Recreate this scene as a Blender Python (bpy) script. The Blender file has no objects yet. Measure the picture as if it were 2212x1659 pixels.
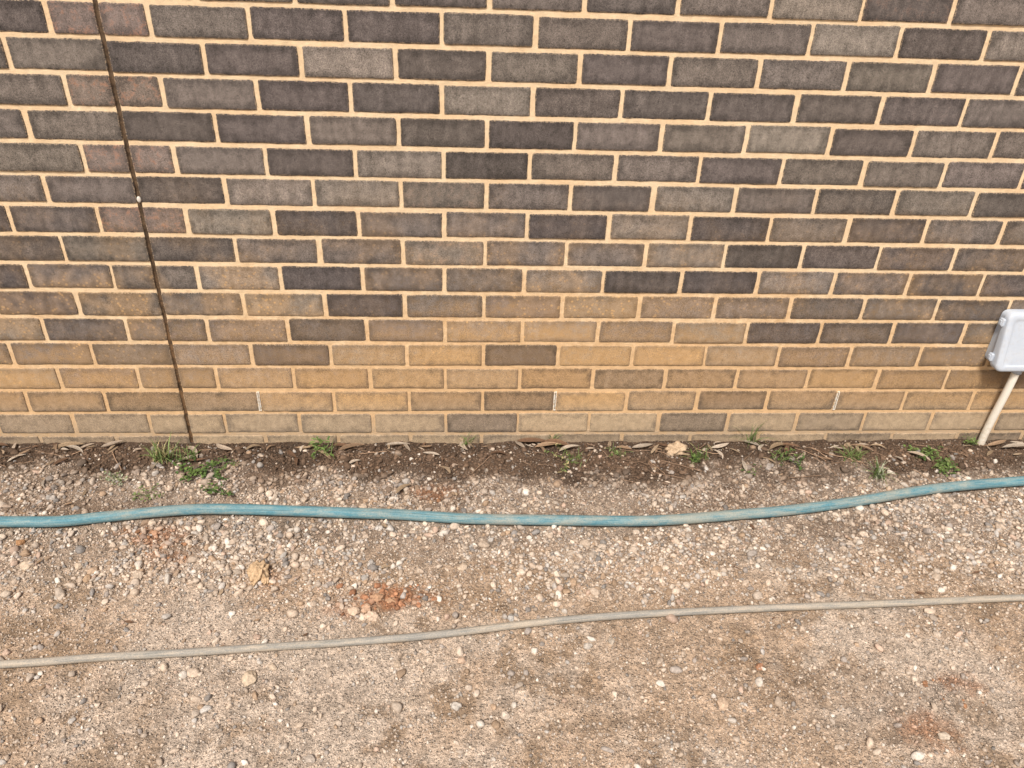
import bpy, math, numpy as np
from mathutils import Matrix, Vector
rng=np.random.default_rng(7)
sc=bpy.context.scene
try:
    sc.view_settings.view_transform='Standard'; sc.view_settings.look='None'; sc.view_settings.exposure=0
except Exception: pass

# ------------------------------------------------------------------ helpers
def mk(name, v, faces, mat=None, smooth=True, parent=None, attrs=None, uv=None):
    """faces: list of int arrays (n,k)"""
    me=bpy.data.meshes.new(name)
    v=np.asarray(v,dtype=np.float32).reshape(-1,3)
    if not isinstance(faces,list): faces=[faces]
    faces=[np.asarray(f,dtype=np.int32) for f in faces if len(f)]
    nl=sum(f.size for f in faces); nf=sum(len(f) for f in faces)
    me.vertices.add(len(v)); me.vertices.foreach_set('co',v.ravel())
    me.loops.add(nl); me.polygons.add(nf)
    me.loops.foreach_set('vertex_index',np.concatenate([f.ravel() for f in faces]))
    tot=np.concatenate([np.full(len(f),f.shape[1],dtype=np.int32) for f in faces])
    st=np.concatenate([[0],np.cumsum(tot)[:-1]]).astype(np.int32)
    me.polygons.foreach_set('loop_start',st)
    try: me.polygons.foreach_set('loop_total',tot)
    except Exception: pass
    me.update(calc_edges=True); me.validate()
    me.polygons.foreach_set('use_smooth',np.full(len(me.polygons),smooth))
    if attrs:
        for k,a in attrs.items():
            a=np.asarray(a,dtype=np.float32)
            if a.ndim==2:
                if a.shape[1]==3: a=np.concatenate([a,np.ones((len(a),1),np.float32)],1)
                at=me.attributes.new(k,'FLOAT_COLOR','POINT'); at.data.foreach_set('color',a.ravel())
            else:
                at=me.attributes.new(k,'FLOAT','POINT'); at.data.foreach_set('value',a)
    ob=bpy.data.objects.new(name,me); sc.collection.objects.link(ob)
    if mat: me.materials.append(mat)
    if parent: ob.parent=parent
    return ob
def empty(name,loc=(0,0,0)):
    e=bpy.data.objects.new(name,None); e.location=loc; sc.collection.objects.link(e); return e
def sstep(a,b,x):
    t=np.clip((x-a)/(b-a),0,1); return t*t*(3-2*t)
_tabs={}
def vn(x,y,s,seed=0):
    """value noise 0..1, s = cell size"""
    if seed not in _tabs: _tabs[seed]=np.random.default_rng(seed+100).random((256,256))
    T=_tabs[seed]; X=np.asarray(x)/s+1000.3; Y=np.asarray(y)/s+1000.7
    i=np.floor(X).astype(int); j=np.floor(Y).astype(int); fx=X-i; fy=Y-j
    fx=fx*fx*(3-2*fx); fy=fy*fy*(3-2*fy)
    a=T[i%256,j%256];b=T[(i+1)%256,j%256];c=T[i%256,(j+1)%256];d=T[(i+1)%256,(j+1)%256]
    return (a*(1-fx)+b*fx)*(1-fy)+(c*(1-fx)+d*fx)*fy
def fbm(x,y,s,seed=0,o=4):
    r=0;a=1;t=0
    for k in range(o):
        r=r+a*vn(x,y,s/2**k,seed+k);t+=a;a*=.55
    return r/t

class NT:
    def __init__(s,name):
        s.m=bpy.data.materials.new(name); s.m.use_nodes=True; s.t=s.m.node_tree; s.n=s.t.nodes; s.l=s.t.links
        s.b=s.n['Principled BSDF']; s.b.inputs['Roughness'].default_value=.9
        try: s.b.inputs['Specular IOR Level'].default_value=.25
        except Exception: pass
    def new(s,typ,ins=None,**kw):
        n=s.n.new(typ)
        for k,v in kw.items(): setattr(n,k,v)
        if ins:
            for k,v in ins.items(): s.set(n.inputs[k],v)
        return n
    def set(s,sock,v):
        if isinstance(v,bpy.types.NodeSocket): s.l.new(v,sock)
        elif isinstance(v,bpy.types.Node): s.l.new(v.outputs[0],sock)
        else:
            if sock.type=='RGBA' and len(v)==3: v=(*v,1)
            sock.default_value=v
    def attr(s,name,col=False):
        n=s.new('ShaderNodeAttribute',attribute_name=name); return n.outputs['Color' if col else 'Fac']
    def pos(s): return s.new('ShaderNodeNewGeometry').outputs['Position']
    def noise(s,vec,scale,detail=4,rough=.6,dist=0):
        return s.new('ShaderNodeTexNoise',{'Vector':vec,'Scale':scale,'Detail':detail,'Roughness':rough,'Distortion':dist}).outputs['Fac']
    def math(s,op,a,b=None,clamp=False):
        n=s.new('ShaderNodeMath',operation=op,use_clamp=clamp); s.set(n.inputs[0],a)
        if b is not None: s.set(n.inputs[1],b)
        return n.outputs[0]
    def ramp(s,x,a,b,lo=0.,hi=1.):
        n=s.new('ShaderNodeMapRange',{'Value':x,'From Min':a,'From Max':b,'To Min':lo,'To Max':hi},interpolation_type='SMOOTHSTEP'); return n.outputs[0]
    def mix(s,f,a,b,mode='MIX'):
        n=s.new('ShaderNodeMix',data_type='RGBA',blend_type=mode); s.set(n.inputs[0],f); s.set(n.inputs[6],a); s.set(n.inputs[7],b); return n.outputs[2]
    def scale(s,col,f):
        n=s.new('ShaderNodeVectorMath',operation='SCALE'); s.set(n.inputs[0],col); s.set(n.inputs['Scale'],f); return n.outputs[0]
    def bump(s,h,dist,strength=1.,normal=None):
        n=s.new('ShaderNodeBump',{'Height':h,'Distance':dist,'Strength':strength})
        if normal is not None: s.l.new(normal,n.inputs['Normal'])
        return n.outputs[0]
    def out(s,col=None,normal=None,rough=None):
        if col is not None: s.set(s.b.inputs['Base Color'],col)
        if normal is not None: s.set(s.b.inputs['Normal'],normal)
        if rough is not None: s.set(s.b.inputs['Roughness'],rough)
        return s.m

# ------------------------------------------------------------------ materials
def dirt_mask(t,P,top,soft,n1,n2):
    sep=t.new('ShaderNodeSeparateXYZ',{'Vector':P})
    z=sep.outputs['Z']; x=sep.outputs['X']
    bumpx=t.math('MULTIPLY',t.ramp(x,-1.3,0.1),t.ramp(x,2.0,.6))
    zz=t.math('SUBTRACT',z,t.math('MULTIPLY',bumpx,.13))
    zz=t.math('ADD',zz,t.math('MULTIPLY',t.math('SUBTRACT',n1,.5),.34))
    zz=t.math('ADD',zz,t.math('MULTIPLY',t.math('SUBTRACT',n2,.5),.55))
    return t.ramp(zz,top+soft,top-soft), z, x

def mat_brick():
    t=NT('brick_face'); P=t.pos()
    col=t.attr('col',True); ed=t.attr('ed'); dm=t.attr('dm'); red=t.attr('red')
    nf=t.noise(P,700,1,.7); nm=t.noise(P,40,4,.75); nl=t.noise(P,8,3,.6); nb=t.noise(P,210,2,.75)
    mp=t.new('ShaderNodeMapping',{'Vector':P,'Scale':(1,1,.2)}); ns=t.noise(mp.outputs[0],40,2,.6)
    edn=t.math('ADD',ed,t.math('ADD',t.math('MULTIPLY',t.math('SUBTRACT',nl,.5),.05),t.math('MULTIPLY',t.math('SUBTRACT',nm,.5),.03)))
    core=t.ramp(edn,-.002,.026,.62,1.05)
    c=t.scale(col,core)
    c=t.scale(c,t.ramp(nm,.25,.75,.76,1.27))
    c=t.scale(c,t.ramp(ns,.3,.7,.86,1.13))
    c=t.scale(c,t.ramp(nf,.25,.75,.50,1.55))
    pit=t.ramp(nb,.32,.40,.5,1.); c=t.scale(c,pit)
    rm=t.math('MULTIPLY',red,t.ramp(nm,.50,.64)); rm=t.math('MULTIPLY',rm,t.ramp(nb,.35,.6,.3,1.))
    c=t.mix(t.math('MULTIPLY',rm,.65),c,(.34,.16,.09))
    sm=t.math('MULTIPLY',t.ramp(ed,.0042,.0008),t.ramp(nb,.47,.60))
    c=t.mix(t.math('MULTIPLY',sm,.5),c,(.60,.45,.29))
    m,z,x=dirt_mask(t,P,.335,.20,nl,nm)
    grain=t.ramp(nf,.30,.64,.30,1.)
    m1=t.math('MULTIPLY',t.math('MULTIPLY',m,dm),t.math('MULTIPLY',grain,t.ramp(edn,-.006,.020,.45,1.)),clamp=True)
    vo=t.new('ShaderNodeTexVoronoi',{'Vector':P,'Scale':70.,'Randomness':1.}).outputs['Distance']
    drop=t.ramp(vo,.40,.2)
    hi=t.math('MULTIPLY',t.ramp(z,1.0,.36),t.ramp(t.noise(P,5,3,.65),.40,.62))
    m2=t.math('MULTIPLY',t.math('MULTIPLY',drop,hi),t.math('MULTIPLY',dm,.8))
    film=t.math('MULTIPLY',t.math('MULTIPLY',hi,.36),dm)
    mm=t.math('MAXIMUM',m1,t.math('MAXIMUM',m2,film),clamp=True)
    dcol=t.mix(t.ramp(z,.10,.19),(.54,.405,.255),(.60,.375,.17))
    dcol=t.scale(dcol,t.ramp(nm,.2,.8,.8,1.18))
    c=t.mix(t.math('MULTIPLY',mm,.92),c,dcol)
    h=t.math('ADD',t.math('MULTIPLY',nf,.5),t.math('ADD',t.math('MULTIPLY',nb,.9),nm))
    return t.out(c,t.bump(h,.0013,.8),.92)
def mat_mortar():
    t=NT('mortar'); P=t.pos()
    nf=t.noise(P,700,1,.7); nm=t.noise(P,40,4,.75); nl=t.noise(P,8,3,.6)
    c=t.mix(t.ramp(nl,.3,.7),(.82,.605,.375),(.84,.67,.45))
    m,z,x=dirt_mask(t,P,.38,.22,nl,nm)
    c=t.mix(t.math('MULTIPLY',m,.72),c,(.72,.46,.23))
    low=t.ramp(z,.14,.03); c=t.mix(t.math('MULTIPLY',low,t.ramp(nm,.35,.6,.3,.8)),c,(.50,.39,.27))
    c=t.scale(c,t.ramp(nm,.2,.8,.85,1.08)); c=t.scale(c,t.ramp(nf,.2,.8,.85,1.1))
    return t.out(c,t.bump(t.math('ADD',nf,t.math('MULTIPLY',nm,2.)),.0018,.9),.95)
def mat_ground():
    t=NT('ground_dirt'); P=t.pos(); c=t.attr('col',True)
    n1=t.noise(P,25,4,.75); n2=t.noise(P,120,3,.8); n3=t.noise(P,420,1,.7)
    c=t.scale(c,t.ramp(n1,.25,.75,.70,1.30)); c=t.scale(c,t.ramp(n2,.3,.7,.60,1.36)); c=t.scale(c,t.ramp(n3,.25,.75,.65,1.35))
    v=t.new('ShaderNodeTexVoronoi',{'Vector':P,'Scale':190.}); g=t.ramp(v.outputs['Distance'],.55,.2)
    sp=t.new('ShaderNodeSeparateColor',{'Color':v.outputs['Color']})
    gm=t.math('MULTIPLY',g,t.ramp(sp.outputs[0],.6,.75))
    gc=t.mix(sp.outputs[1],(.22,.18,.145),(.62,.53,.43))
    c=t.mix(t.math('MULTIPLY',gm,.5),c,gc)
    h=t.math('ADD',t.math('MULTIPLY',n1,3.),t.math('ADD',n2,t.math('ADD',t.math('MULTIPLY',n3,.4),gm)))
    return t.out(c,t.bump(h,.004,1.),.97)
def mat_stone():
    t=NT('gravel_stone'); P=t.pos(); c=t.attr('col',True)
    n1=t.noise(P,170,3,.75)
    c=t.scale(c,t.ramp(n1,.25,.75,.70,1.26))
    return t.out(c,t.bump(n1,.0015,.7),.88)
def mat_attr(name,rough=.7):
    t=NT(name); P=t.pos(); c=t.attr('col',True)
    n1=t.noise(P,220,2,.65); c=t.scale(c,t.ramp(n1,.25,.75,.75,1.25))
    return t.out(c,None,rough)
M_brick=mat_brick(); M_mortar=mat_mortar(); M_ground=mat_ground(); M_stone=mat_stone()
M_leaf=mat_attr('weed_leaf',.65); M_dry=mat_attr('dry_leaf',.8)

# ------------------------------------------------------------------ brick wall
wall=empty('brick_wall')
EX=-.96
T={'D':(.120,.103,.094),'X':(.096,.083,.078),'M':(.158,.136,.120),'L':(.212,.184,.157),'R':(.190,.155,.134)}
tones={ # row: (first index, tones)
16:(-5,'MLMDDMDMLDMLD'),
15:(-5,'DRMDDMMDMLDLM'),14:(-5,'MDDLDMDMMMDDM'),13:(-5,'MRMDDLDDDDDMM'),12:(-6,'MMDDMDXMMLDMMD'),
11:(-5,'MRMDLXMMDMMMD'),10:(-6,'MMDLLMMDLMDMDM'),9:(-5,'DRLXMMXLXMDMM'),8:(-6,'DMDMMLMMLXDDDM'),
7:(-5,'MMLXMMLXXLMDD'),6:(-5,'MMLXMMLMMDMD'),5:(-5,'DMMDMLLMLXDDM'),4:(-5,'MLDLLXLLLMMM'),
3:(-6,'LMMLMLLDMMMMDD'),2:(-5,'DMLLMDLLDMMM'),1:(-6,'MMMLLMDLLDLMLLM')}
lowdirt={(4,-3):.5,(4,0):.42,(4,-5):.6,(4,-4):.8,(3,2):.55,(3,3):.75,(3,-3):.95,(2,0):.6,(2,3):.6,(2,-5):.6,(2,-4):.6,(2,4):.75,(2,5):.8,(1,0):.5,(1,3):.5,(5,-2):.35,(5,4):.2,(5,5):.3,(5,6):.3,(5,-5):.4,(5,0):1.25,(5,1):1.25,(6,-2):.3,(6,1):1.3,(6,0):1.1,(7,-2):.1,(7,2):.1,(7,3):.15,(8,3):.1,(8,4):.1,(4,1):1.3,(4,2):1.35,(4,-1):1.2,(6,3):.6,(6,4):.5,(8,0):1.2,(8,2):1.3,(8,1):1.1,(7,1):1.3}
BR=[]
for r in range(-2,31):
    off=0 if r%2==0 else -.12
    for i in range(-18,20):
        a=.24*i+off+.0060; b=a+.228
        ja=rng.normal(0,.0010); jb=rng.normal(0,.0010); jz=rng.normal(0,.0010)
        tt=None
        if r in tones:
            s,st=tones[r]
            if 0<=i-s<len(st): tt=st[i-s]
        if tt is None: tt=rng.choice(list('DDMMMLX'))
        col=np.array(T[tt])*rng.uniform(.93,1.08)*np.array([1,rng.uniform(.985,1.01),rng.uniform(.96,1.03)])
        dm=rng.uniform(.7,1.1)*{'D':.85,'X':.6,'M':1.,'L':1.15,'R':.9}[tt]
        if (r,i) in lowdirt: dm=lowdirt[(r,i)]
        red=rng.uniform(.5,1.) if tt=='R' else (rng.uniform(.0,.35) if rng.random()<.05 else 0.)
        a+=ja;b+=jb;z0=.086*r-.0368+jz;z1=z0+.0736+rng.normal(0,.0007)
        segs=[(a,b)]
        if a<EX<b and EX-a>.02 and b-EX>.02: segs=[(a,EX-.0055),(EX+.0055,b)]
        elif abs(a-EX)<.02: segs=[(EX+.0055,b)]
        elif abs(b-EX)<.02: segs=[(a,EX-.0055)]
        for (p,q) in segs: BR.append((p,q,z0,z1,col,dm,red,rng.normal(0,.0007)))
nx,nz=29,11
B=len(BR)
ring=np.array([0,.0016,.0045,.011])
def axis(L,n):
    inner=np.linspace(.011,L-.011,n-6)
    return np.concatenate([ring[:3],inner,(L-ring[:3])[::-1]])
V=[];ATTe=[];ATTc=[];ATTd=[];ATTr=[]
idx=lambda i,j:i*nz+j
per=[idx(i,0) for i in range(nx)]+[idx(nx-1,j) for j in range(1,nz)]+[idx(i,nz-1) for i in range(nx-2,-1,-1)]+[idx(0,j) for j in range(nz-2,0,-1)]
per=np.array(per); npv=len(per)
nV=nx*nz+npv
for (p,q,z0,z1,col,dm,red,yo) in BR:
    xs=axis(q-p,nx); zs=axis(z1-z0,nz)
    X=np.repeat(xs[:,None],nz,1); Z=np.repeat(zs[None,:],nx,0)
    e=np.minimum(np.minimum(X,q-p-X),np.minimum(Z,z1-z0-Z))
    wob=(rng.normal(0,.00032,(nx,nz)),rng.normal(0,.00032,(nx,nz)))
    lw=(vn(X+p,Z+z0,.03,51)-.5)*.0018; lw2=(vn(X+p,Z+z0,.03,52)-.5)*.0018
    f=np.exp(-e/.003)
    X2=X+(wob[0]+lw)*f; Z2=Z+(wob[1]+lw2)*f
    cx=np.minimum(X,q-p-X); cz=np.minimum(Z,z1-z0-Z)
    cr=np.clip(1-(cx+cz)/.006,0,1)*rng.uniform(.0003,.0022)
    X2=X2+np.where(X<(q-p)/2,1,-1)*cr; Z2=Z2+np.where(Z<(z1-z0)/2,1,-1)*cr
    Y=np.where(e<.0005,.0014,np.where(e<.002,.0004,0))+yo+(vn(X+p*3,Z+z0*5,.012,53)-.5)*.0008
    G=np.stack([X2+p,Y,Z2+z0],-1).reshape(-1,3)
    sk=G[per].copy(); sk[:,1]=.02
    V.append(G);V.append(sk)
    ee=e.ravel(); ATTe.append(np.concatenate([ee,np.zeros(npv)]))
    ATTc.append(np.repeat(col[None],nV,0)); ATTd.append(np.full(nV,dm)); ATTr.append(np.full(nV,red))
i,j=np.meshgrid(np.arange(nx-1),np.arange(nz-1),indexing='ij'); i=i.ravel(); j=j.ravel()
F1=np.stack([idx(i,j),idx(i+1,j),idx(i+1,j+1),idx(i,j+1)],1)
k=np.arange(npv); k2=(k+1)%npv
F2=np.stack([per[k],nx*nz+k,nx*nz+k2,per[k2]],1)
Fb=np.concatenate([F1,F2])
Fa=(Fb[None]+(np.arange(B)*nV)[:,None,None]).reshape(-1,4)
mk('bricks',np.concatenate(V),Fa,M_brick,True,wall,{'ed':np.concatenate(ATTe),'col':np.concatenate(ATTc),'dm':np.concatenate(ATTd),'red':np.concatenate(ATTr)})
def box(name,x0,x1,y0,y1,z0,z1,mat,parent=None,bev=0):
    v=np.array([(x,y,z) for x in (x0,x1) for y in (y0,y1) for z in (z0,z1)])
    f=np.array([(0,1,3,2),(4,6,7,5),(0,4,5,1),(2,3,7,6),(0,2,6,4),(1,5,7,3)])
    o=mk(name,v,f,mat,False,parent)
    if bev:
        m=o.modifiers.new('b','BEVEL'); m.width=bev; m.segments=2
    return o
wx0,wx1=-4.43,4.66
box('mortar_bed_west',wx0,EX-.0062,.0030,.11,-.2,2.62,M_mortar,wall)
box('mortar_bed_east',EX+.0062,wx1,.0030,.11,-.2,2.62,M_mortar,wall)
t=NT('joint_sealant');P=t.pos();n=t.noise(P,60,4,.7)
z=t.new('ShaderNodeSeparateXYZ',{'Vector':P}).outputs['Z']
c=t.mix(t.ramp(n,.35,.65),(.055,.036,.022),(.13,.085,.05)); c=t.mix(t.math('MULTIPLY',t.ramp(z,.8,.2),t.ramp(n,.4,.6,.1,.7)),c,(.20,.11,.05))
t.out(c,t.bump(n,.003),.7)
nz_=300; zz=np.linspace(-.2,2.62,nz_); vv=[]
for s in (0,1,2,3):
    xo=(-.0061,-.002,.002,.0061)[s]; yy=(.0035,.0065,.0065,.0035)[s]
    vv.append(np.stack([np.full(nz_,EX+xo),yy+.002*(vn(zz,zz*0+s,.02,60)-.5),zz],1))
vv=np.concatenate(vv); k=np.arange(nz_-1); ff=np.concatenate([np.stack([s*nz_+k,(s+1)*nz_+k,(s+1)*nz_+k+1,s*nz_+k+1],1) for s in range(3)])
mk('expansion_joint',vv,ff,t.m,True,wall)
t=NT('sealant_smear'); t.out((.62,.58,.52),None,.6)
bpy.ops.mesh.primitive_uv_sphere_add(segments=14,ring_count=8,radius=1,location=(EX+.002,.0,.835)); o=bpy.context.object; o.scale=(.006,.004,.009); o.name='caulk_blob'; o.data.materials.append(t.m); o.parent=wall
# weep vents
t=NT('weep_vent_plastic'); P=t.pos(); t.out(t.mix(t.ramp(t.noise(P,120,4,.7),.45,.6,0,.8),(.78,.74,.66),(.52,.38,.22)),None,.5); MW=t.m
t=NT('weep_slot'); t.out((.03,.022,.015),None,.9); MS=t.m
for X in (-3.6,-2.64,-1.68,-.72,.24,1.2,2.16,3.12,4.08):
    w=empty('weep_vent',(0,0,0)); w.parent=wall
    zc=.172
    box('frame_a',X-.0046,X-.0018,-.0012,.012,zc-.036,zc+.036,MW,w,.0006)
    box('frame_b',X+.0018,X+.0046,-.0012,.012,zc-.036,zc+.036,MW,w,.0006)
    box('frame_c',X-.0018,X+.0018,-.001,.012,zc+.033,zc+.036,MW,w)
    box('frame_d',X-.0018,X+.0018,-.001,.012,zc-.036,zc-.033,MW,w)
    box('mid_rib',X-.0018,X+.0002,.0005,.011,zc-.033,zc+.033,MW,w)
    box('slot',X+.0002,X+.0018,.0014,.011,zc-.033,zc+.033,MS,w)

# ------------------------------------------------------------------ ground
def gh(x,y):
    return .012+.010*(fbm(x,y,.5,1,3)-.5)+.012*np.exp(-((y+.10)/.09)**2)*fbm(x,y,.22,5,2)-.008*np.exp(-((y+.02)/.03)**2)
def gh2(x,y):
    loose=sstep(-.75,-.25,y)
    return gh(x,y)+(.005+.013*loose)*(fbm(x,y,.06,11,4)-.5)+(.0016+.002*loose)*(vn(x,y,.011,21)-.5)
reds=[(-.27,-.70,.085,.04,1.),(-.36,-.735,.06,.03,.6),(-.17,-.69,.05,.03,.6),(-.905,-.46,.09,.05,.8),(-.86,-.53,.08,.05,.55),(-1.0,-.43,.06,.03,.5),(1.11,-1.0,.06,.035,.7),(.97,-1.12,.07,.04,.7),(-.17,-.27,.06,.03,.6),(-.58,-.62,.05,.03,.4)]
darks=[(.62,-.93,.09,.05,.22),(.70,-1.02,.08,.06,.22),(-.58,-.955,.09,.03,.22),(1.0,-1.08,.20,.10,.42),(.05,-.12,.25,.08,.85),(-.35,-.10,.2,.06,.85),(.75,-.30,.25,.08,.7),(1.55,-.1,.4,.07,.95),(-1.2,-.06,.3,.05,.85),(-1.2,-.33,.3,.05,.7),(-.15,-.28,.14,.06,.9),(.5,-.13,.3,.05,.85),(1.1,-.45,.3,.04,.5),(-.7,-.20,.25,.05,.7),(-.5,-.47,.2,.03,.4)]
def blobs(x,y,L,seed):
    w=.6*(fbm(x,y,.07,seed,4)-.5)+.7*(fbm(x,y,.02,seed+7,3)-.5)
    m=0
    for (a,b,sx,sy,st) in L:
        d=np.sqrt(((x-a)/sx)**2+((y-b)/sy)**2)
        m=np.maximum(m,st*sstep(1.5,.2,d+2.4*w))
    return m
def gcol(x,y):
    x=np.asarray(x);y=np.asarray(y)
    n=fbm(x,y,.35,31,5)[...,None]; n2=fbm(x,y,.05,41,4)[...,None]; n3=fbm(x,y,.5,45,4)[...,None]
    tan=np.array([.405,.300,.212]); pale=np.array([.47,.385,.305]); brn=np.array([.26,.182,.117]); soil=np.array([.075,.049,.032]); red=np.array([.27,.115,.05]); mid=np.array([.25,.193,.147])
    c=tan+(pale-tan)*sstep(.42,.62,n)
    c=c+(brn-c)*(.8*sstep(.46,.62,n2)*sstep(.32,.62,n3))
    band=(sstep(-.66,-.45,y+.2*(n[...,0]-.5)))[...,None]
    c=c+(mid-c)*band*.75
    so=(np.clip(sstep(-.29,-.11,y+.30*(fbm(x,y,.16,71,4)-.5))*1.1,0,1))[...,None]
    c=c+(soil-c)*so*.98
    c=c+(soil*1.6-c)*(blobs(x,y,darks,75)[...,None]*.8)
    c=c+(red-c)*(blobs(x,y,reds,81)[...,None]*.8)
    return c,so[...,0]
def axis_nonuni(lo,hi,step,far):
    core=np.arange(lo,hi+1e-6,step); out=[];d=step;p=core[-1]
    while p<far: d*=1.35; p+=d; out.append(p)
    outl=[];d=step;p=core[0]
    while p>-far: d*=1.35; p-=d; outl.append(p)
    return np.concatenate([outl[::-1],core,out])
gx=axis_nonuni(-2.3,2.6,.007,250); gy=axis_nonuni(-1.75,.01,.007,250)
GX,GY=np.meshgrid(gx,gy,indexing='ij')
GZ=gh2(GX,GY); 
far=sstep(3,8,np.hypot(GX,GY)); GZ=GZ*(1-far)
GC,_=gcol(GX,GY)
n1_,n2_=GX.shape
i,j=np.meshgrid(np.arange(n1_-1),np.arange(n2_-1),indexing='ij'); i=i.ravel();j=j.ravel()
gf=np.stack([i*n2_+j,(i+1)*n2_+j,(i+1)*n2_+j+1,i*n2_+j+1],1)
mk('ground',np.stack([GX,GY,GZ],-1).reshape(-1,3),gf,M_ground,True,None,{'col':GC.reshape(-1,3)})

# ------------------------------------------------------------------ hose paths
blue_pts=[(-3.6,-.52),(-2.8,-.47),(-2.1,-.42),(-1.7,-.405),(-1.367,-.408),(-1.214,-.410),(-1.094,-.393),(-.959,-.373),(-.832,-.360),(-.699,-.362),(-.551,-.371),(-.389,-.382),(-.240,-.392),(-.064,-.411),(.139,-.423),(.343,-.430),(.481,-.431),(.623,-.421),(.768,-.406),(.916,-.392),(1.151,-.354),(1.402,-.301),(1.569,-.278),(1.756,-.259),(2.1,-.225),(2.7,-.21),(3.6,-.27)]
grey_pts=[(-3.4,-.96),(-2.4,-.94),(-1.7,-.915),(-1.132,-.894),(-.931,-.881),(-.722,-.872),(-.509,-.859),(-.290,-.846),(-.122,-.832),(.109,-.804),(.288,-.789),(.470,-.779),(.780,-.767),(1.031,-.762),(1.22,-.757),(1.43,-.75),(2.0,-.74),(2.8,-.76),(3.6,-.80)]
def cr(pts,step):
    p=np.array(pts,float); out=[]
    P_=np.concatenate([[2*p[0]-p[1]],p,[2*p[-1]-p[-2]]])
    for k in range(len(p)-1):
        a,b,c,d=P_[k:k+4]; n=max(2,int(np.linalg.norm(c-b)/step)); t=np.linspace(0,1,n,endpoint=False)[:,None]
        out.append(.5*((2*b)+(-a+c)*t+(2*a-5*b+4*c-d)*t**2+(-a+3*b-3*c+d)*t**3))
    return np.concatenate(out+[p[-1:]])
def hose(name,pts,r,mat,ribs=0,squash=1.):
    p=cr(pts,.008)
    for _ in range(3): p[1:-1]=(p[:-2]+2*p[1:-1]+p[2:])/4
    g=gh(p[:,0],p[:,1]); ker=np.ones(25)/25; gp=np.convolve(np.pad(g,12,'edge'),ker,'valid')
    z=gp+r*squash+.002+.0015*(vn(p[:,0],p[:,0]*0,.25,91)-.3)
    c=np.column_stack([p,z]); t=np.gradient(c,axis=0); t/=np.linalg.norm(t,axis=1)[:,None]
    side=np.cross(t,[0,0,1.]); side/=np.linalg.norm(side,axis=1)[:,None]; up=np.cross(side,t)
    n=64; a=np.linspace(0,2*np.pi,n+1)-np.pi/2
    tw=.5*np.sin(np.cumsum(np.full(len(c),.008))*1.3)
    L=np.cumsum(np.concatenate([[0],np.linalg.norm(np.diff(c,axis=0),axis=1)]))
    rr=r*(1+.012*(vn(L,L*0,.05,93)[:,None]-.5))*np.ones((1,n+1))
    if ribs: rr=rr*(1+.014*np.cos(ribs*(a[None]+tw[:,None])))
    V=c[:,None]+side[:,None]*(np.cos(a)[None]*rr)[...,None]+up[:,None]*(np.sin(a)[None]*rr*squash)[...,None]
    m=len(c); i,j=np.meshgrid(np.arange(m-1),np.arange(n),indexing='ij'); i=i.ravel();j=j.ravel()
    f=np.stack([i*(n+1)+j,i*(n+1)+j+1,(i+1)*(n+1)+j+1,(i+1)*(n+1)+j],1)
    ang=(a[None]+tw[:,None]*1.0)/(2*np.pi)
    caps=[np.arange(n+1)[::-1][None],(np.arange(n+1)+(m-1)*(n+1))[None]]
    o=mk(name,V.reshape(-1,3),[f]+caps,mat,True,None,{'ang':ang.ravel(),'len':np.repeat(L,n+1),'topf':np.repeat(np.sin(a)[None],m,0).ravel()})
    return c
def mat_hose(name,base,base2,dust,stripe,nst,dlo,dhi,dmax=.85):
    t=NT(name);P=t.pos(); ang=t.attr('ang'); ln=t.attr('len'); top=t.attr('topf')
    v=t.new('ShaderNodeCombineXYZ',{'X':t.math('MULTIPLY',ang,float(nst)),'Y':t.math('MULTIPLY',ln,1.6)})
    sN=t.noise(v.outputs[0],1.,3,.75)
    v2=t.new('ShaderNodeCombineXYZ',{'X':t.math('MULTIPLY',ang,6.),'Y':t.math('MULTIPLY',ln,11.)})
    wN=t.noise(v2.outputs[0],1.,5,.75); fN=t.noise(P,350,2,.7); lN=t.noise(P,2.2,3,.6)
    c=t.mix(t.ramp(wN,.35,.65),base,base2)
    c=t.mix(t.math('MULTIPLY',t.ramp(sN,.5,.6),stripe),c,(.11,.12,.10))
    c=t.mix(t.math('MULTIPLY',t.ramp(sN,.46,.36),.55),c,dust)
    d=t.math('ADD',t.math('MULTIPLY',lN,.6),t.math('MULTIPLY',wN,.7))
    d=t.math('ADD',d,t.math('MULTIPLY',fN,.25))
    c=t.mix(t.ramp(d,dlo,dhi,0.,dmax),c,dust)
    c=t.scale(c,t.ramp(fN,.25,.75,.85,1.15))
    return t.out(c,t.bump(t.math('ADD',sN,t.math('MULTIPLY',fN,.3)),.001,.8),.65)
M_blue=mat_hose('blue_hose_pvc',(.075,.225,.285),(.14,.30,.345),(.34,.33,.27),.55,50,.68,.93,.75)
M_grey=mat_hose('grey_hose_pvc',(.26,.255,.235),(.35,.335,.30),(.44,.375,.29),.45,22,.66,.92)
cb=hose('blue_suction_hose',blue_pts,.0163,M_blue,ribs=22,squash=.93)
cg=hose('grey_garden_hose',grey_pts,.0093,M_grey)

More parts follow.
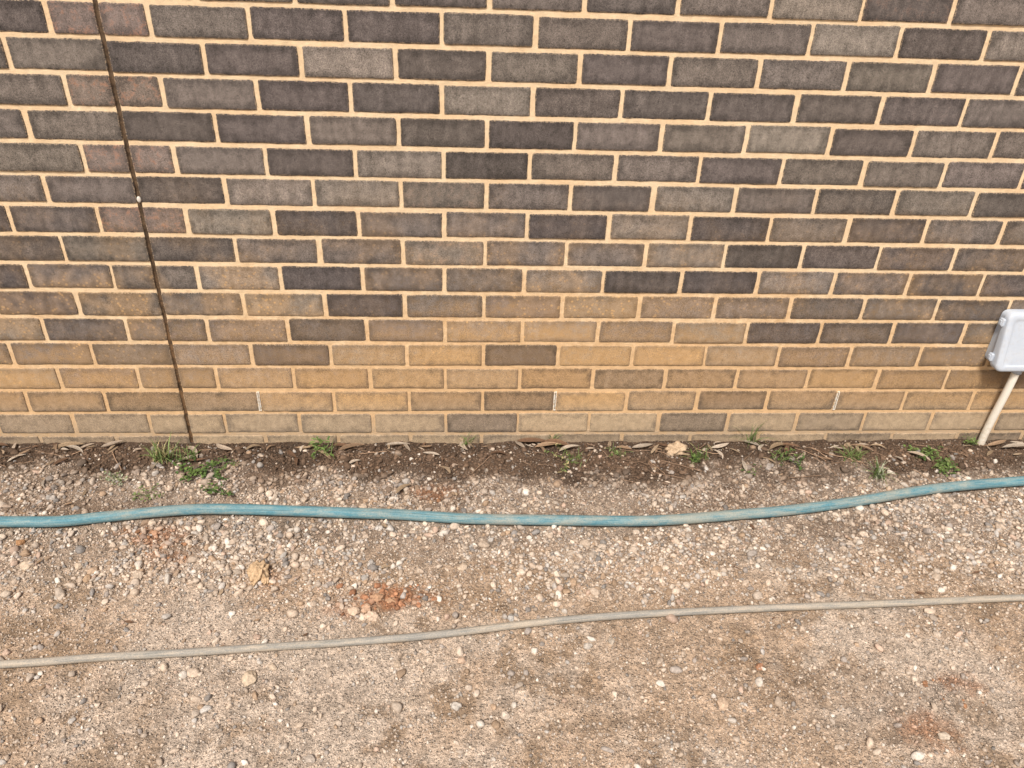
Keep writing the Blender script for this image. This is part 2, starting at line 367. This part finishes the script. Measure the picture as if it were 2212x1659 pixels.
# ------------------------------------------------------------------ gravel
def ico(sub):
    import bmesh
    bm=bmesh.new(); bmesh.ops.create_icosphere(bm,subdivisions=sub,radius=1.)
    v=np.array([x.co[:] for x in bm.verts]); f=np.array([[q.index for q in p.verts] for p in bm.faces]); bm.free(); return v,f
def variants(sub,n,ang):
    v,f=ico(sub); out=[]
    for k in range(n):
        w=v.copy()
        for _ in range(ang):
            d=rng.normal(size=3); d/=np.linalg.norm(d); h=rng.uniform(.5,.9)
            s=w@d; w=w-np.where(s>h,(s-h)*.9,0)[:,None]*d
        w=w*(1+.12*np.sin(v@rng.normal(size=3)*2.5+rng.random()*6))[:,None]*(1+rng.normal(0,.03,(len(v),1)))
        out.append(w)
    return out,f
def hose_dist(x,y):
    def dd(c):
        o=np.argsort(c[:,0]); yy=np.interp(x,c[o,0],c[o,1]); return np.abs(y-yy)
    return dd(cb),dd(cg)
pal=np.array([(.60,.50,.40),(.52,.42,.325),(.44,.37,.30),(.34,.30,.265),(.68,.62,.54),(.24,.225,.21),(.38,.27,.18),(.47,.44,.40),(.50,.37,.285)])
pw=np.array([.22,.18,.15,.12,.10,.07,.07,.08,.05]); pw/=pw.sum()
def stones(n,box_,dens,rad,sub,nv,ang,emb,colmix):
    x0,x1,y0,y1=box_
    x=rng.uniform(x0,x1,n*8); y=rng.uniform(y0,y1,n*8)
    p=dens(x,y); k=rng.random(n*8)<p; x=x[k][:n]; y=y[k][:n]; N=len(x)
    r=rad(N)
    db,dg=hose_dist(x,y); k=(db>r*.5+.010)&(dg>r*.5+.006)
    x,y,r=x[k],y[k],r[k]; N=len(x)
    vs,f=variants(sub,nv,ang); nvx=len(vs[0]); vi=rng.integers(0,nv,N)
    base=np.array(vs)[vi]
    S=np.stack([rng.uniform(.85,1.35,N),rng.uniform(.65,1.,N),rng.uniform(.5,.85,N)],1)*r[:,None]
    V=base*S[:,None]
    tl=rng.normal(0,.35,(N,2)); az=rng.uniform(0,2*np.pi,N)
    def rot(V,a,i,j):
        c,s=np.cos(a)[:,None],np.sin(a)[:,None]; A=V[...,i]*c-V[...,j]*s; Bq=V[...,i]*s+V[...,j]*c; V=V.copy(); V[...,i]=A; V[...,j]=Bq; return V
    V=rot(V,tl[:,0],1,2); V=rot(V,tl[:,1],0,2); V=rot(V,az,0,1)
    z=gh2(x,y)+emb*S[:,2]
    V=V+np.stack([x,y,z],1)[:,None]
    c=pal[rng.choice(len(pal),N,p=pw)]*rng.uniform(.72,1.15,(N,1))
    gc,so=gcol(x,y)
    redm=blobs(x,y,reds,81); dk=blobs(x,y,darks,75)
    m=np.clip(colmix*rng.uniform(.4,1.4,N)+.95*so*(rng.random(N)<.84)+.9*redm*(rng.random(N)<.7)+.85*dk*(rng.random(N)<.55),0,1)[:,None]
    c=c*(1-m)+gc*rng.uniform(.9,1.8,(N,1))*m
    F=(f[None]+(np.arange(N)*nvx)[:,None,None]).reshape(-1,3)
    return V.reshape(-1,3),F,np.repeat(c,nvx,0)
def dens_big(x,y):
    n=fbm(x,y,.22,201,4); n2=fbm(x,y,.06,205,3)
    band=sstep(-.74,-.52,y)*sstep(.0,-.12,y+.05*(n-.5))*.95
    ctr=.35*np.exp(-((x-.25)/.8)**2-((y+.64)/.12)**2)
    d=(.10+.70*band+ctr)*sstep(.34,.60,n*.6+n2*.4)
    d=d*np.where((x<-1.0)&(y>-.35),.6,1)
    return np.clip(d,.0,1)
def dens_small(x,y):
    n=fbm(x,y,.15,211,4); n2=fbm(x,y,.04,215,3)
    band=sstep(-.8,-.5,y)*.6
    return np.clip((.40+band)*sstep(.3,.62,n*.6+n2*.4),.04,1)
core=(-1.95,2.25,-1.5,-.004)
parts=[]
parts.append(stones(5000,core,dens_big,lambda N:np.clip(.0080*np.exp(rng.normal(0,.28,N)),.004,.016),2,16,7,.42,.08))
parts.append(stones(17000,core,lambda x,y:np.clip(dens_big(x,y)*1.1,.07,1),lambda N:np.clip(.0050*np.exp(rng.normal(0,.27,N)),.0028,.009),1,14,5,.4,.14))
parts.append(stones(38000,core,dens_small,lambda N:np.clip(.0029*np.exp(rng.normal(0,.3,N)),.0013,.005),1,10,4,.35,.2))
parts.append(stones(60000,(-1.8,2.1,-1.4,-.004),lambda x,y:np.clip(1.8*fbm(x,y,.08,221,4)-.5,0,1),lambda N:np.clip(.0016*np.exp(rng.normal(0,.38,N)),.0008,.0034),0+1,6,2,.3,.35))
parts.append(stones(3000,(-4.5,4.8,-3.2,-.004),lambda x,y:np.clip(dens_big(x,y)*(((x<-1.9)|(x>2.2)|(y<-1.5))),0,1),lambda N:np.clip(.006*np.exp(rng.normal(0,.3,N)),.003,.015),1,8,5,.35,.2))
off=0;VV=[];FF=[];CC=[]
for v,f,c in parts:
    VV.append(v);FF.append(f+off);CC.append(c);off+=len(v)
mk('gravel',np.concatenate(VV),np.concatenate(FF),M_stone,True,None,{'col':np.concatenate(CC)})

def rock(name,x,y,r,col,seed,flat=.65,rough=.10,sub=4):
    R=np.random.default_rng(seed); v,f=ico(sub); w=v.copy()
    for _ in range(9):
        d=R.normal(size=3); d/=np.linalg.norm(d); h=R.uniform(.6,.88); s=w@d; w=w-np.where(s>h,(s-h)*.8,0)[:,None]*d
    q=v*3.1+seed
    nn=(vn(q[:,0]+q[:,2]*.7,q[:,1]-q[:,2]*.5,1.,300+seed%5)-.5)+.5*(vn(q[:,0]*2.3+q[:,2],q[:,1]*2.3+q[:,2]*1.3,1.,310)-.5)+.3*(vn(q[:,0]*6+q[:,2]*5,q[:,1]*6+q[:,2]*4,1.,311)-.5)
    w=w*(1+rough*2.2*nn)[:,None]*np.array([1.15,.9,flat])*r
    a=R.uniform(0,6.28); c,s=math.cos(a),math.sin(a); w=w@np.array([[c,s,0],[-s,c,0],[0,0,1]])
    w+=np.array([x,y,float(gh(x,y))+r*flat*.45])
    cc=np.array(col)*(1+.35*nn)[:,None]
    return w,f,cc
def rockobj(name,L):
    off=0;VV=[];FF=[];CC=[]
    for a in L:
        v,f,c=rock(name,*a); VV.append(v);FF.append(f+off);CC.append(c);off+=len(v)
    return mk(name,np.concatenate(VV),np.concatenate(FF),M_stone,True,None,{'col':np.concatenate(CC)})
cl=(.52,.37,.225); pk=(.50,.40,.30)
rockobj('clay_clod',[(-.606,-.618,.030,cl,3,.85,.34),(-.622,-.60,.015,cl,4,.8,.3),(-.585,-.635,.012,cl,5,.8,.3),(-.57,-.64,.007,(.4,.24,.13),6,.8,.3)])
rockobj('clay_clod',[(.651,-.078,.030,(.48,.36,.24),8,.8,.28),(.63,-.09,.014,(.46,.35,.24),9,.8,.28)])
RC=np.random.default_rng(44)
red_list=[(-.285,-.70,.017,(.42,.26,.16),12,.7,.25),(-.25,-.712,.014,(.42,.26,.16),13,.7,.2),(-.31,-.735,.014,(.46,.31,.21),14,.6,.2),(-.293,-.761,.017,(.52,.40,.30),15,.6,.15),(-.345,-.742,.016,(.55,.42,.31),16,.6,.12)]
for k in range(60):
    red_list.append((-.26+RC.normal(0,.055),-.70+RC.normal(0,.025),.003+.009*RC.random()**1.6,tuple(np.array((.36,.18,.10))*RC.uniform(.6,1.25)),60+k,.7,.2,2))
rockobj('red_clay_crumbs',red_list)
red2=[]
for k in range(70):
    cx_,cy_=[(-.905,-.47),(-.87,-.53),(-.99,-.43),(-.17,-.27),(1.08,-1.02)][RC.integers(0,5)]
    red2.append((cx_+RC.normal(0,.045),min(cy_+RC.normal(0,.025),cy_+.03),.002+.006*RC.random()**2,tuple(np.array((.33,.175,.095))*RC.uniform(.6,1.3)),160+k,.7,.2,2))
rockobj('red_clay_crumbs',red2)
rockobj('large_stones',[(-.557,-.940,.019,(.50,.40,.29),31,.55),(-1.221,-.571,.018,pk,32,.6),(-.920,-.611,.015,(.48,.39,.30),33,.7),(-1.046,-.591,.014,(.45,.33,.23),34,.7),(-1.05,-.615,.013,(.40,.28,.18),35,.7),(-1.09,-.57,.011,pk,36,.7),
 (.241,-.872,.0105,(.48,.43,.37),37,.6),(.027,-1.056,.011,(.50,.42,.34),38,.7),(-.082,-1.029,.013,(.44,.40,.35),39,.7),(.058,-.777,.011,(.42,.4,.37),40,.7),(.300,-.860,.010,(.42,.36,.29),41,.7),(.648,-.943,.010,(.36,.19,.11),42,.6),(.627,-.636,.012,(.5,.4,.3),43,.7),(-.065,-.595,.014,(.5,.4,.3),44,.6),(1.004,-1.139,.012,(.5,.42,.33),45,.6),(-.386,-1.147,.011,(.42,.36,.3),46,.7),(.528,-1.042,.016,(.46,.34,.24),47,.5),(-.511,-.910,.010,(.5,.4,.3),48,.6),(-.07,-.905,.010,(.5,.36,.26),49,.6),(-.22,-.91,.010,(.45,.36,.27),50,.6),(1.18,-.10,.012,(.3,.25,.2),51,.6),(-1.28,-.48,.014,(.36,.2,.1),52,.6)])

# ------------------------------------------------------------------ dry leaves / twigs
def leaf_geo(cx,cy,L,W,ang,curl,tilt,z0,col,R):
    n=9; s=np.linspace(0,1,n); w=W*.5*np.sin(np.pi*np.clip(s,0,1)**.8)**.8+.0004
    bend=R.uniform(-.5,.5)*L*.35
    x=(s-.5)*L; y=bend*(s-.5)**2*4; z=tilt*(s)*L+curl*np.sin(np.pi*s)*L
    V=[]
    fo=R.uniform(.05,.45)
    for k in range(n):
        fold=w[k]*fo
        V+=[(x[k],y[k]-w[k],z[k]+fold),(x[k],y[k],z[k]),(x[k],y[k]+w[k],z[k]+fold)]
    V=np.array(V); c,sn=math.cos(ang),math.sin(ang)
    V[:,:2]=V[:,:2]@np.array([[c,sn],[-sn,c]]); V+=np.array([cx,cy,float(gh2(np.array(cx),np.array(cy)))+z0])
    F=[]
    for k in range(n-1):
        for q in (0,1): a=k*3+q; F.append((a,a+1,a+4,a+3))
    C=np.repeat(np.array(col)[None],len(V),0)*np.where(np.arange(len(V))%3==1,.8,1.)[:,None]
    return V,np.array(F),C
lc=[(.36,.27,.18),(.28,.19,.12),(.42,.34,.26),(.17,.10,.06),(.30,.22,.14),(.46,.39,.31)]
named=[(-1.341,-.028,.10,.2),(-1.30,-.06,.08,-.5),(-.936,-.100,.08,.6),(-.844,-.063,.07,2.6),(-.513,-.091,.07,2.5),(-.429,-.054,.09,.3),(-.46,-.04,.07,-.2),(-.278,-.042,.08,.1),(.172,-.02,.11,.0),(.251,-.025,.12,-.1),(.22,-.04,.09,.15),(.29,-.05,.08,.4),(.546,-.049,.08,.3),(.62,-.05,.06,-.4),(.58,-.07,.06,.9),(1.011,-.053,.09,.25),(1.08,-.106,.07,.8),(1.03,-.08,.06,1.1),(1.05,-.06,.07,-.3),(1.292,-.082,.08,-.6),(1.30,-.06,.06,.3),(1.27,-.09,.05,1.4),(1.476,-.123,.08,-.9),(1.86,-.073,.12,-.1),(1.80,-.05,.09,.3),(-.249,-.260,.06,.7),(.81,-.06,.07,.3),(-1.2,-.03,.07,.5),(-.93,-.07,.08,-.9),(-.91,-.12,.06,.1)]
VV=[];FF=[];CC=[];off=0
R=np.random.default_rng(5)
items=[(x,y,L,L*R.uniform(.13,.26),a,R.uniform(.02,.08),R.uniform(-.05,.12),.012) for x,y,L,a in named]
for _ in range(120):
    cxx=R.choice([-1.4,-.9,-.35,.2,.6,1.05,1.35,1.85,-2.2,2.4]); x=cxx+R.normal(0,.2); y=-abs(R.normal(.0,.07))-.012; L=R.uniform(.015,.06)
    items.append((x,y,L,L*R.uniform(.12,.3),R.uniform(0,6.3),R.uniform(0,.08),R.uniform(-.03,.12),.007))
for _ in range(60):
    x=R.uniform(-2.,2.3); y=-R.uniform(.03,.9)**1.3; L=R.uniform(.012,.03)
    items.append((x,y,L,L*R.uniform(.15,.4),R.uniform(0,6.3),R.uniform(0,.1),0,.006))
for (x,y,L,W_,a,cu,ti,z0) in items:
    y=min(y,-.004-abs(math.sin(a))*L*.5)
    v,f,c=leaf_geo(x,y,L,W_,a,cu,ti,z0,np.array(lc[R.integers(0,len(lc))])*R.uniform(.7,1.15),R)
    VV.append(v);FF.append(f+off);CC.append(c);off+=len(v)
for _ in range(90):
    x=R.uniform(-2.,2.3); y=-abs(R.normal(0,.10))-.03; L=R.uniform(.03,.13); a=R.uniform(-1.2,1.2); r=R.uniform(.0006,.0014)
    n=6; s=np.linspace(-.5,.5,n); px=x+np.cos(a)*s*L; py=np.minimum(y+np.sin(a)*s*L+R.normal(0,.002,n),-.003); pz=gh2(px,py)+.009+R.normal(0,.001,n)
    v=[]
    for k in range(n):
        for q in range(4): v.append((px[k]-math.sin(a)*r*math.cos(q*1.5708),py[k]+math.cos(a)*r*math.cos(q*1.5708),pz[k]+r*math.sin(q*1.5708)))
    f=[(k*4+q,k*4+(q+1)%4,(k+1)*4+(q+1)%4,(k+1)*4+q) for k in range(n-1) for q in range(4)]
    VV.append(np.array(v));FF.append(np.array(f)+off);CC.append(np.repeat(np.array([[.30,.20,.13]])*R.uniform(.6,1.4),len(v),0));off+=len(v)
mk('leaf_litter',np.concatenate(VV),np.concatenate(FF),M_dry,True,None,{'col':np.concatenate(CC)})

# ------------------------------------------------------------------ weeds
gr1=(.10,.155,.04); gr2=(.155,.21,.07); gr3=(.06,.105,.03); gr4=(.30,.33,.22); st=(.38,.32,.16)
def tuft(name,x,y,n,L,spread,cols,R,w=.0016):
    VV=[];FF=[];CC=[];off=0
    for _ in range(n):
        a=R.uniform(0,6.28); l=L*R.uniform(.45,1.1); bx=x+R.normal(0,spread*.25); by=min(y+R.normal(0,spread*.2),-.003)
        lean=R.uniform(.15,1.1); k=6; s=np.linspace(0,1,k); hx=np.sin(lean*(.4+.8*s))*s*l; hz=np.cos(lean*(.4+.9*s))*s*l
        ca,sa=math.cos(a),math.sin(a); px=bx+hx*ca; py=np.minimum(by+hx*sa,-.003); g=float(gh(bx,by)); pz=g+np.maximum(hz,.002)
        ww=w*R.uniform(.6,1.2)*(1-s**2)+.0002; v=[]
        for q in range(k): v+=[(px[q]-sa*ww[q],py[q]+ca*ww[q],pz[q]),(px[q]+sa*ww[q],min(py[q]-ca*ww[q],-.002),pz[q])]
        f=[(2*q,2*q+1,2*q+3,2*q+2) for q in range(k-1)]
        c=np.array(cols[R.integers(0,len(cols))])*R.uniform(.8,1.25)
        VV.append(np.array(v));FF.append(np.array(f)+off);CC.append(np.repeat(c[None],len(v),0));off+=len(v)
    return VV,FF,CC,off
def leafy(x,y,n,rad,ls,hmax,cols,R,ratio=.6,stems=8):
    VV=[];FF=[];CC=[];off=0
    per=max(1,n//stems)
    for s_ in range(stems):
        a=R.uniform(0,6.28); l=rad*R.uniform(.4,1.1); h=hmax*R.uniform(.2,1)
        q=np.linspace(0,1,7); wob=R.normal(0,.25)
        sx=x+np.cos(a+wob*q)*q*l; sy=np.minimum(y+np.sin(a+wob*q)*q*l*.8,-.004); sz=gh(sx,sy)+.006+h*np.sin(q*2.2)
        v=[];r=.0007
        for k in range(7): v+=[(sx[k],sy[k]-r,sz[k]),(sx[k],sy[k]+r,sz[k]),(sx[k],sy[k],sz[k]+r)]
        f=[(k*3+m,k*3+(m+1)%3,k*3+3+(m+1)%3,k*3+3+m) for k in range(6) for m in range(3)]
        VV.append(np.array(v));FF.append(np.array(f)+off);CC.append(np.repeat(np.array([cols[0]])*.8,len(v),0));off+=len(v)
        for _ in range(per):
            u=R.uniform(.1,1)**.7; px=np.interp(u,q,sx)+R.normal(0,.004);py=min(np.interp(u,q,sy)+R.normal(0,.004),-.006);pz=np.interp(u,q,sz)+abs(R.normal(0,.003))
            L=ls*R.uniform(.55,1.2); W_=L*ratio*R.uniform(.8,1.1); b=R.uniform(0,6.28); ti=R.uniform(-.2,.7)
            sN=np.array([0,.3,.65,1.]); wd=np.array([.12,.85,1.,.15])*W_*.5; v=[]
            for k in range(4):
                d=sN[k]*L; zz=d*math.sin(ti)-.25*d*d/L
                cx_,cy_=px+math.cos(b)*d*math.cos(ti),py+math.sin(b)*d*math.cos(ti)
                v+=[(cx_-math.sin(b)*wd[k],cy_+math.cos(b)*wd[k],pz+zz+wd[k]*.3),(cx_,cy_,pz+zz),(cx_+math.sin(b)*wd[k],cy_-math.cos(b)*wd[k],pz+zz+wd[k]*.3)]
            v=np.array(v); v[:,1]=np.minimum(v[:,1],-.003)
            f=[(k*3+m,k*3+m+1,k*3+m+4,k*3+m+3) for k in range(3) for m in range(2)]
            c=np.array(cols[R.integers(0,len(cols))])*R.uniform(.7,1.3)
            VV.append(v);FF.append(np.array(f)+off);CC.append(np.repeat(c[None],len(v),0));off+=len(v)
    return VV,FF,CC,off
def join(name,*gs):
    VV=[];FF=[];CC=[];off=0
    for V_,F_,C_,o_ in gs:
        VV+=V_;FF+=[f+off for f in F_];CC+=C_;off+=o_
    F4=np.concatenate(FF)
    return mk(name,np.concatenate(VV),F4,M_leaf,True,None,{'col':np.concatenate(CC)})
R=np.random.default_rng(11)
join('grass_tuft',tuft('',-1.013,-.115,70,.085,.05,[gr1,gr2,gr2,st],R),tuft('',-.95,-.10,30,.06,.06,[gr1,gr2],R))
join('clover_weed',leafy(-.891,-.165,170,.11,.011,.02,[gr3,gr1,gr1],R,.8,14),leafy(-.80,-.27,70,.06,.010,.012,[gr3,gr1],R,.8,8),leafy(-.84,-.21,60,.08,.010,.015,[gr3,gr1],R,.8,8),leafy(-.80,-.12,40,.07,.009,.015,[gr3,gr1],R,.8,6))
join('seedling_weed',leafy(-1.125,-.216,70,.045,.011,.02,[gr4,gr4,gr2],R,.4,10))
join('clover_weed',leafy(-1.006,-.284,45,.05,.009,.012,[gr2,gr1],R,.7,7))
join('broadleaf_weed',leafy(-.531,-.08,46,.07,.022,.035,[gr1,gr3,gr2],R,.45,8),tuft('',-.50,-.085,10,.06,.03,[gr2],R))
join('grass_tuft',tuft('',-.055,-.012,22,.065,.03,[gr2,gr1,st],R,.001))
join('grass_tuft',tuft('',.240,-.012,10,.06,.02,[gr2,gr1],R,.001))
join('creeping_weed',leafy(.278,-.126,60,.10,.012,.022,[gr1,gr2,st],R,.35,8),tuft('',.30,-.12,26,.05,.07,[gr2,gr1],R,.001))
join('creeping_weed',leafy(.445,-.089,20,.05,.011,.015,[gr2,gr1],R,.35,6),tuft('',.45,-.09,12,.04,.04,[gr2],R,.001))
join('grass_tuft',tuft('',.928,-.014,30,.105,.03,[gr2,gr2,gr1],R,.0011))
join('grass_tuft',tuft('',.718,-.12,40,.065,.07,[gr2,gr1,gr1],R,.0013),leafy(.69,-.14,30,.05,.011,.014,[gr1,gr3],R,.6,5))
join('creeping_weed',leafy(1.005,-.125,60,.08,.011,.02,[gr3,gr1],R,.6,9),leafy(1.04,-.16,30,.05,.011,.014,[gr3,gr1],R,.6,5),tuft('',1.0,-.11,14,.04,.05,[gr2],R))
join('grass_tuft',tuft('',1.238,-.125,50,.065,.05,[gr2,gr1],R,.0014))
join('grass_tuft',tuft('',1.285,-.215,55,.075,.04,[gr2,gr1,gr4],R,.0015))
join('clover_weed',leafy(1.529,-.15,150,.085,.011,.02,[gr1,gr3,gr2],R,.75,14),leafy(1.49,-.10,70,.06,.011,.015,[gr1,gr2],R,.75,8),leafy(1.52,-.21,40,.05,.010,.012,[gr1,gr2],R,.75,5))
join('creeping_weed',leafy(1.728,-.04,40,.05,.012,.02,[gr1,gr2],R,.5,7),tuft('',1.72,-.03,12,.05,.03,[gr2],R,.001))
join('creeping_weed',leafy(.87,-.20,16,.04,.009,.01,[gr3,gr1],R,.7,4))

# ------------------------------------------------------------------ electrical box + conduit
ebox=empty('electrical_enclosure')
t=NT('enclosure_plastic');P=t.pos();n=t.noise(P,30,5,.6)
c=t.mix(t.ramp(n,.35,.7),(.48,.54,.62),(.53,.58,.64)); c=t.mix(t.math('MULTIPLY',t.ramp(t.noise(P,90,4,.7),.5,.7),.2),c,(.42,.36,.28))
M_pl=t.out(c,None,.5)
t=NT('conduit_pvc');P=t.pos();zb=t.new('ShaderNodeSeparateXYZ',{'Vector':P}).outputs['Z']
c=t.mix(t.math('MULTIPLY',t.ramp(zb,.20,.02),t.ramp(t.noise(P,50,5,.7),.42,.66,.0,.55)),(.84,.80,.70),(.60,.47,.33)); M_cd=t.out(c,None,.45)
def rr(x0,x1,z0,z1,r,n=8):
    pts=[]
    for cx,cz,a0 in ((x1-r,z1-r,0),(x0+r,z1-r,90),(x0+r,z0+r,180),(x1-r,z0+r,270)):
        for k in range(n+1):
            a=math.radians(a0+90*k/n); pts.append((cx+r*math.cos(a),cz+r*math.sin(a)))
    return np.array(pts)
BX0,BX1,BZ0,BZ1=1.655,1.875,.330,.526
def depth(z,f):
    u=(z-BZ0)/(BZ1-BZ0); return -(f*(.080*(1-u)+.045*u))
def loft(name,secs,parent,mat):
    V=[];n=None
    for ins,f,extra in secs:
        p=rr(BX0+ins,BX1-ins,BZ0+ins,BZ1-ins,.022-ins*.6 if ins<.02 else .012); n=len(p)
        V+=[(x,depth(z,f)+extra,z) for x,z in p]
    m=len(secs);F=[]
    for k in range(m-1):
        for q in range(n): F.append((k*n+q,(k+1)*n+q,(k+1)*n+(q+1)%n,k*n+(q+1)%n))
    o=mk(name,np.array(V),[np.array(F),(np.arange(n)+(m-1)*n)[::-1][None]],mat,True,parent)
    try:
        bpy.context.view_layer.objects.active=o; o.select_set(True); bpy.ops.object.shade_smooth_by_angle(angle=math.radians(35)); o.select_set(False)
    except Exception: pass
    return o
loft('back_box',[(.006,0,.0),(.006,.50,0),(.008,.52,0)],ebox,M_pl)
loft('lid',[(.003,.50,0),(.0,.53,0),(.0,.88,0),(.0015,.93,0),(.005,.975,0),(.010,1.,0),(.020,1.,0),(.024,.95,0),(.030,.95,0)],ebox,M_pl)
for zc in (.368,.488):
    yv=depth(zc,.55)
    box('hinge',BX0-.009,BX0+.002,yv-.009,yv+.009,zc-.013,zc+.013,M_pl,ebox,.003)
    box('hinge_knuckle',BX0-.012,BX0-.007,yv-.006,yv+.006,zc-.008,zc+.008,M_pl,ebox,.002)
box('latch',BX1-.002,BX1+.010,depth(.435,.6)-.010,depth(.435,.6)+.010,.415,.455,M_pl,ebox,.003)
def tube(name,pts,r,mat,parent,n=24):
    c=np.array(pts,float); t_=np.gradient(c,axis=0); t_/=np.linalg.norm(t_,axis=1)[:,None]
    s=np.cross(t_,[0,1,0]); s/=np.linalg.norm(s,axis=1)[:,None]; u=np.cross(s,t_); a=np.linspace(0,2*np.pi,n,endpoint=False)
    V=c[:,None]+s[:,None]*np.cos(a)[None,:,None]*r+u[:,None]*np.sin(a)[None,:,None]*r
    F=[(k*n+q,k*n+(q+1)%n,(k+1)*n+(q+1)%n,(k+1)*n+q) for k in range(len(c)-1) for q in range(n)]
    return mk(name,V.reshape(-1,3),[np.array(F),np.arange(n)[::-1][None],(np.arange(n)+(len(c)-1)*n)[None]],mat,True,parent)
zs=np.linspace(-.06,.35,24)
tube('conduit',[(1.762-.004*math.sin(z*4),-.018-.024*float(sstep(.0,.33,np.array(z))),z) for z in zs],.0125,M_cd,ebox)
tube('conduit_collar',[(1.759,-.042,z) for z in (.310,.319,.334)],.0160,M_pl,ebox)

# ------------------------------------------------------------------ light
EL,AZ=54,200
w=bpy.data.worlds.new('World'); sc.world=w; w.use_nodes=True; nt=w.node_tree
bg=nt.nodes['Background']; sky=nt.nodes.new('ShaderNodeTexSky'); sky.sky_type='NISHITA'; sky.sun_disc=False
sky.sun_elevation=math.radians(EL); sky.sun_rotation=math.radians(AZ); sky.dust_density=3.; sky.ozone_density=.6
mx=nt.nodes.new('ShaderNodeMix'); mx.data_type='RGBA'; mx.blend_type='MULTIPLY'; mx.inputs[0].default_value=1
nt.links.new(sky.outputs[0],mx.inputs[6]); mx.inputs[7].default_value=(1.,.885,.785,1)
nt.links.new(mx.outputs[2],bg.inputs[0]); bg.inputs[1].default_value=.14
s=bpy.data.lights.new('sun','SUN'); s.energy=4.1; s.angle=math.radians(12); s.color=(1,.95,.88)
so=bpy.data.objects.new('sun',s); sc.collection.objects.link(so)
az=math.radians(AZ); el=math.radians(EL)
d=Vector((math.sin(az)*math.cos(el),math.cos(az)*math.cos(el),math.sin(el)))
so.rotation_euler=d.to_track_quat('Z','Y').to_euler()

# ------------------------------------------------------------------ camera
q=[-0.0721,-2.1456,1.5468,0.5462,-0.078,0.0411,1.6725]
cam=bpy.data.cameras.new('camera'); co=bpy.data.objects.new('camera',cam); sc.collection.objects.link(co)
Rm=Matrix.Rotation(q[4],4,'Z')@Matrix.Rotation(math.pi/2-q[3],4,'X')@Matrix.Rotation(q[5],4,'Z')
co.matrix_world=Matrix.Translation(q[:3])@Rm
cam.sensor_width=36; cam.lens=q[6]*1000/2212*36; cam.clip_end=1000; cam.clip_start=.02
sc.camera=co
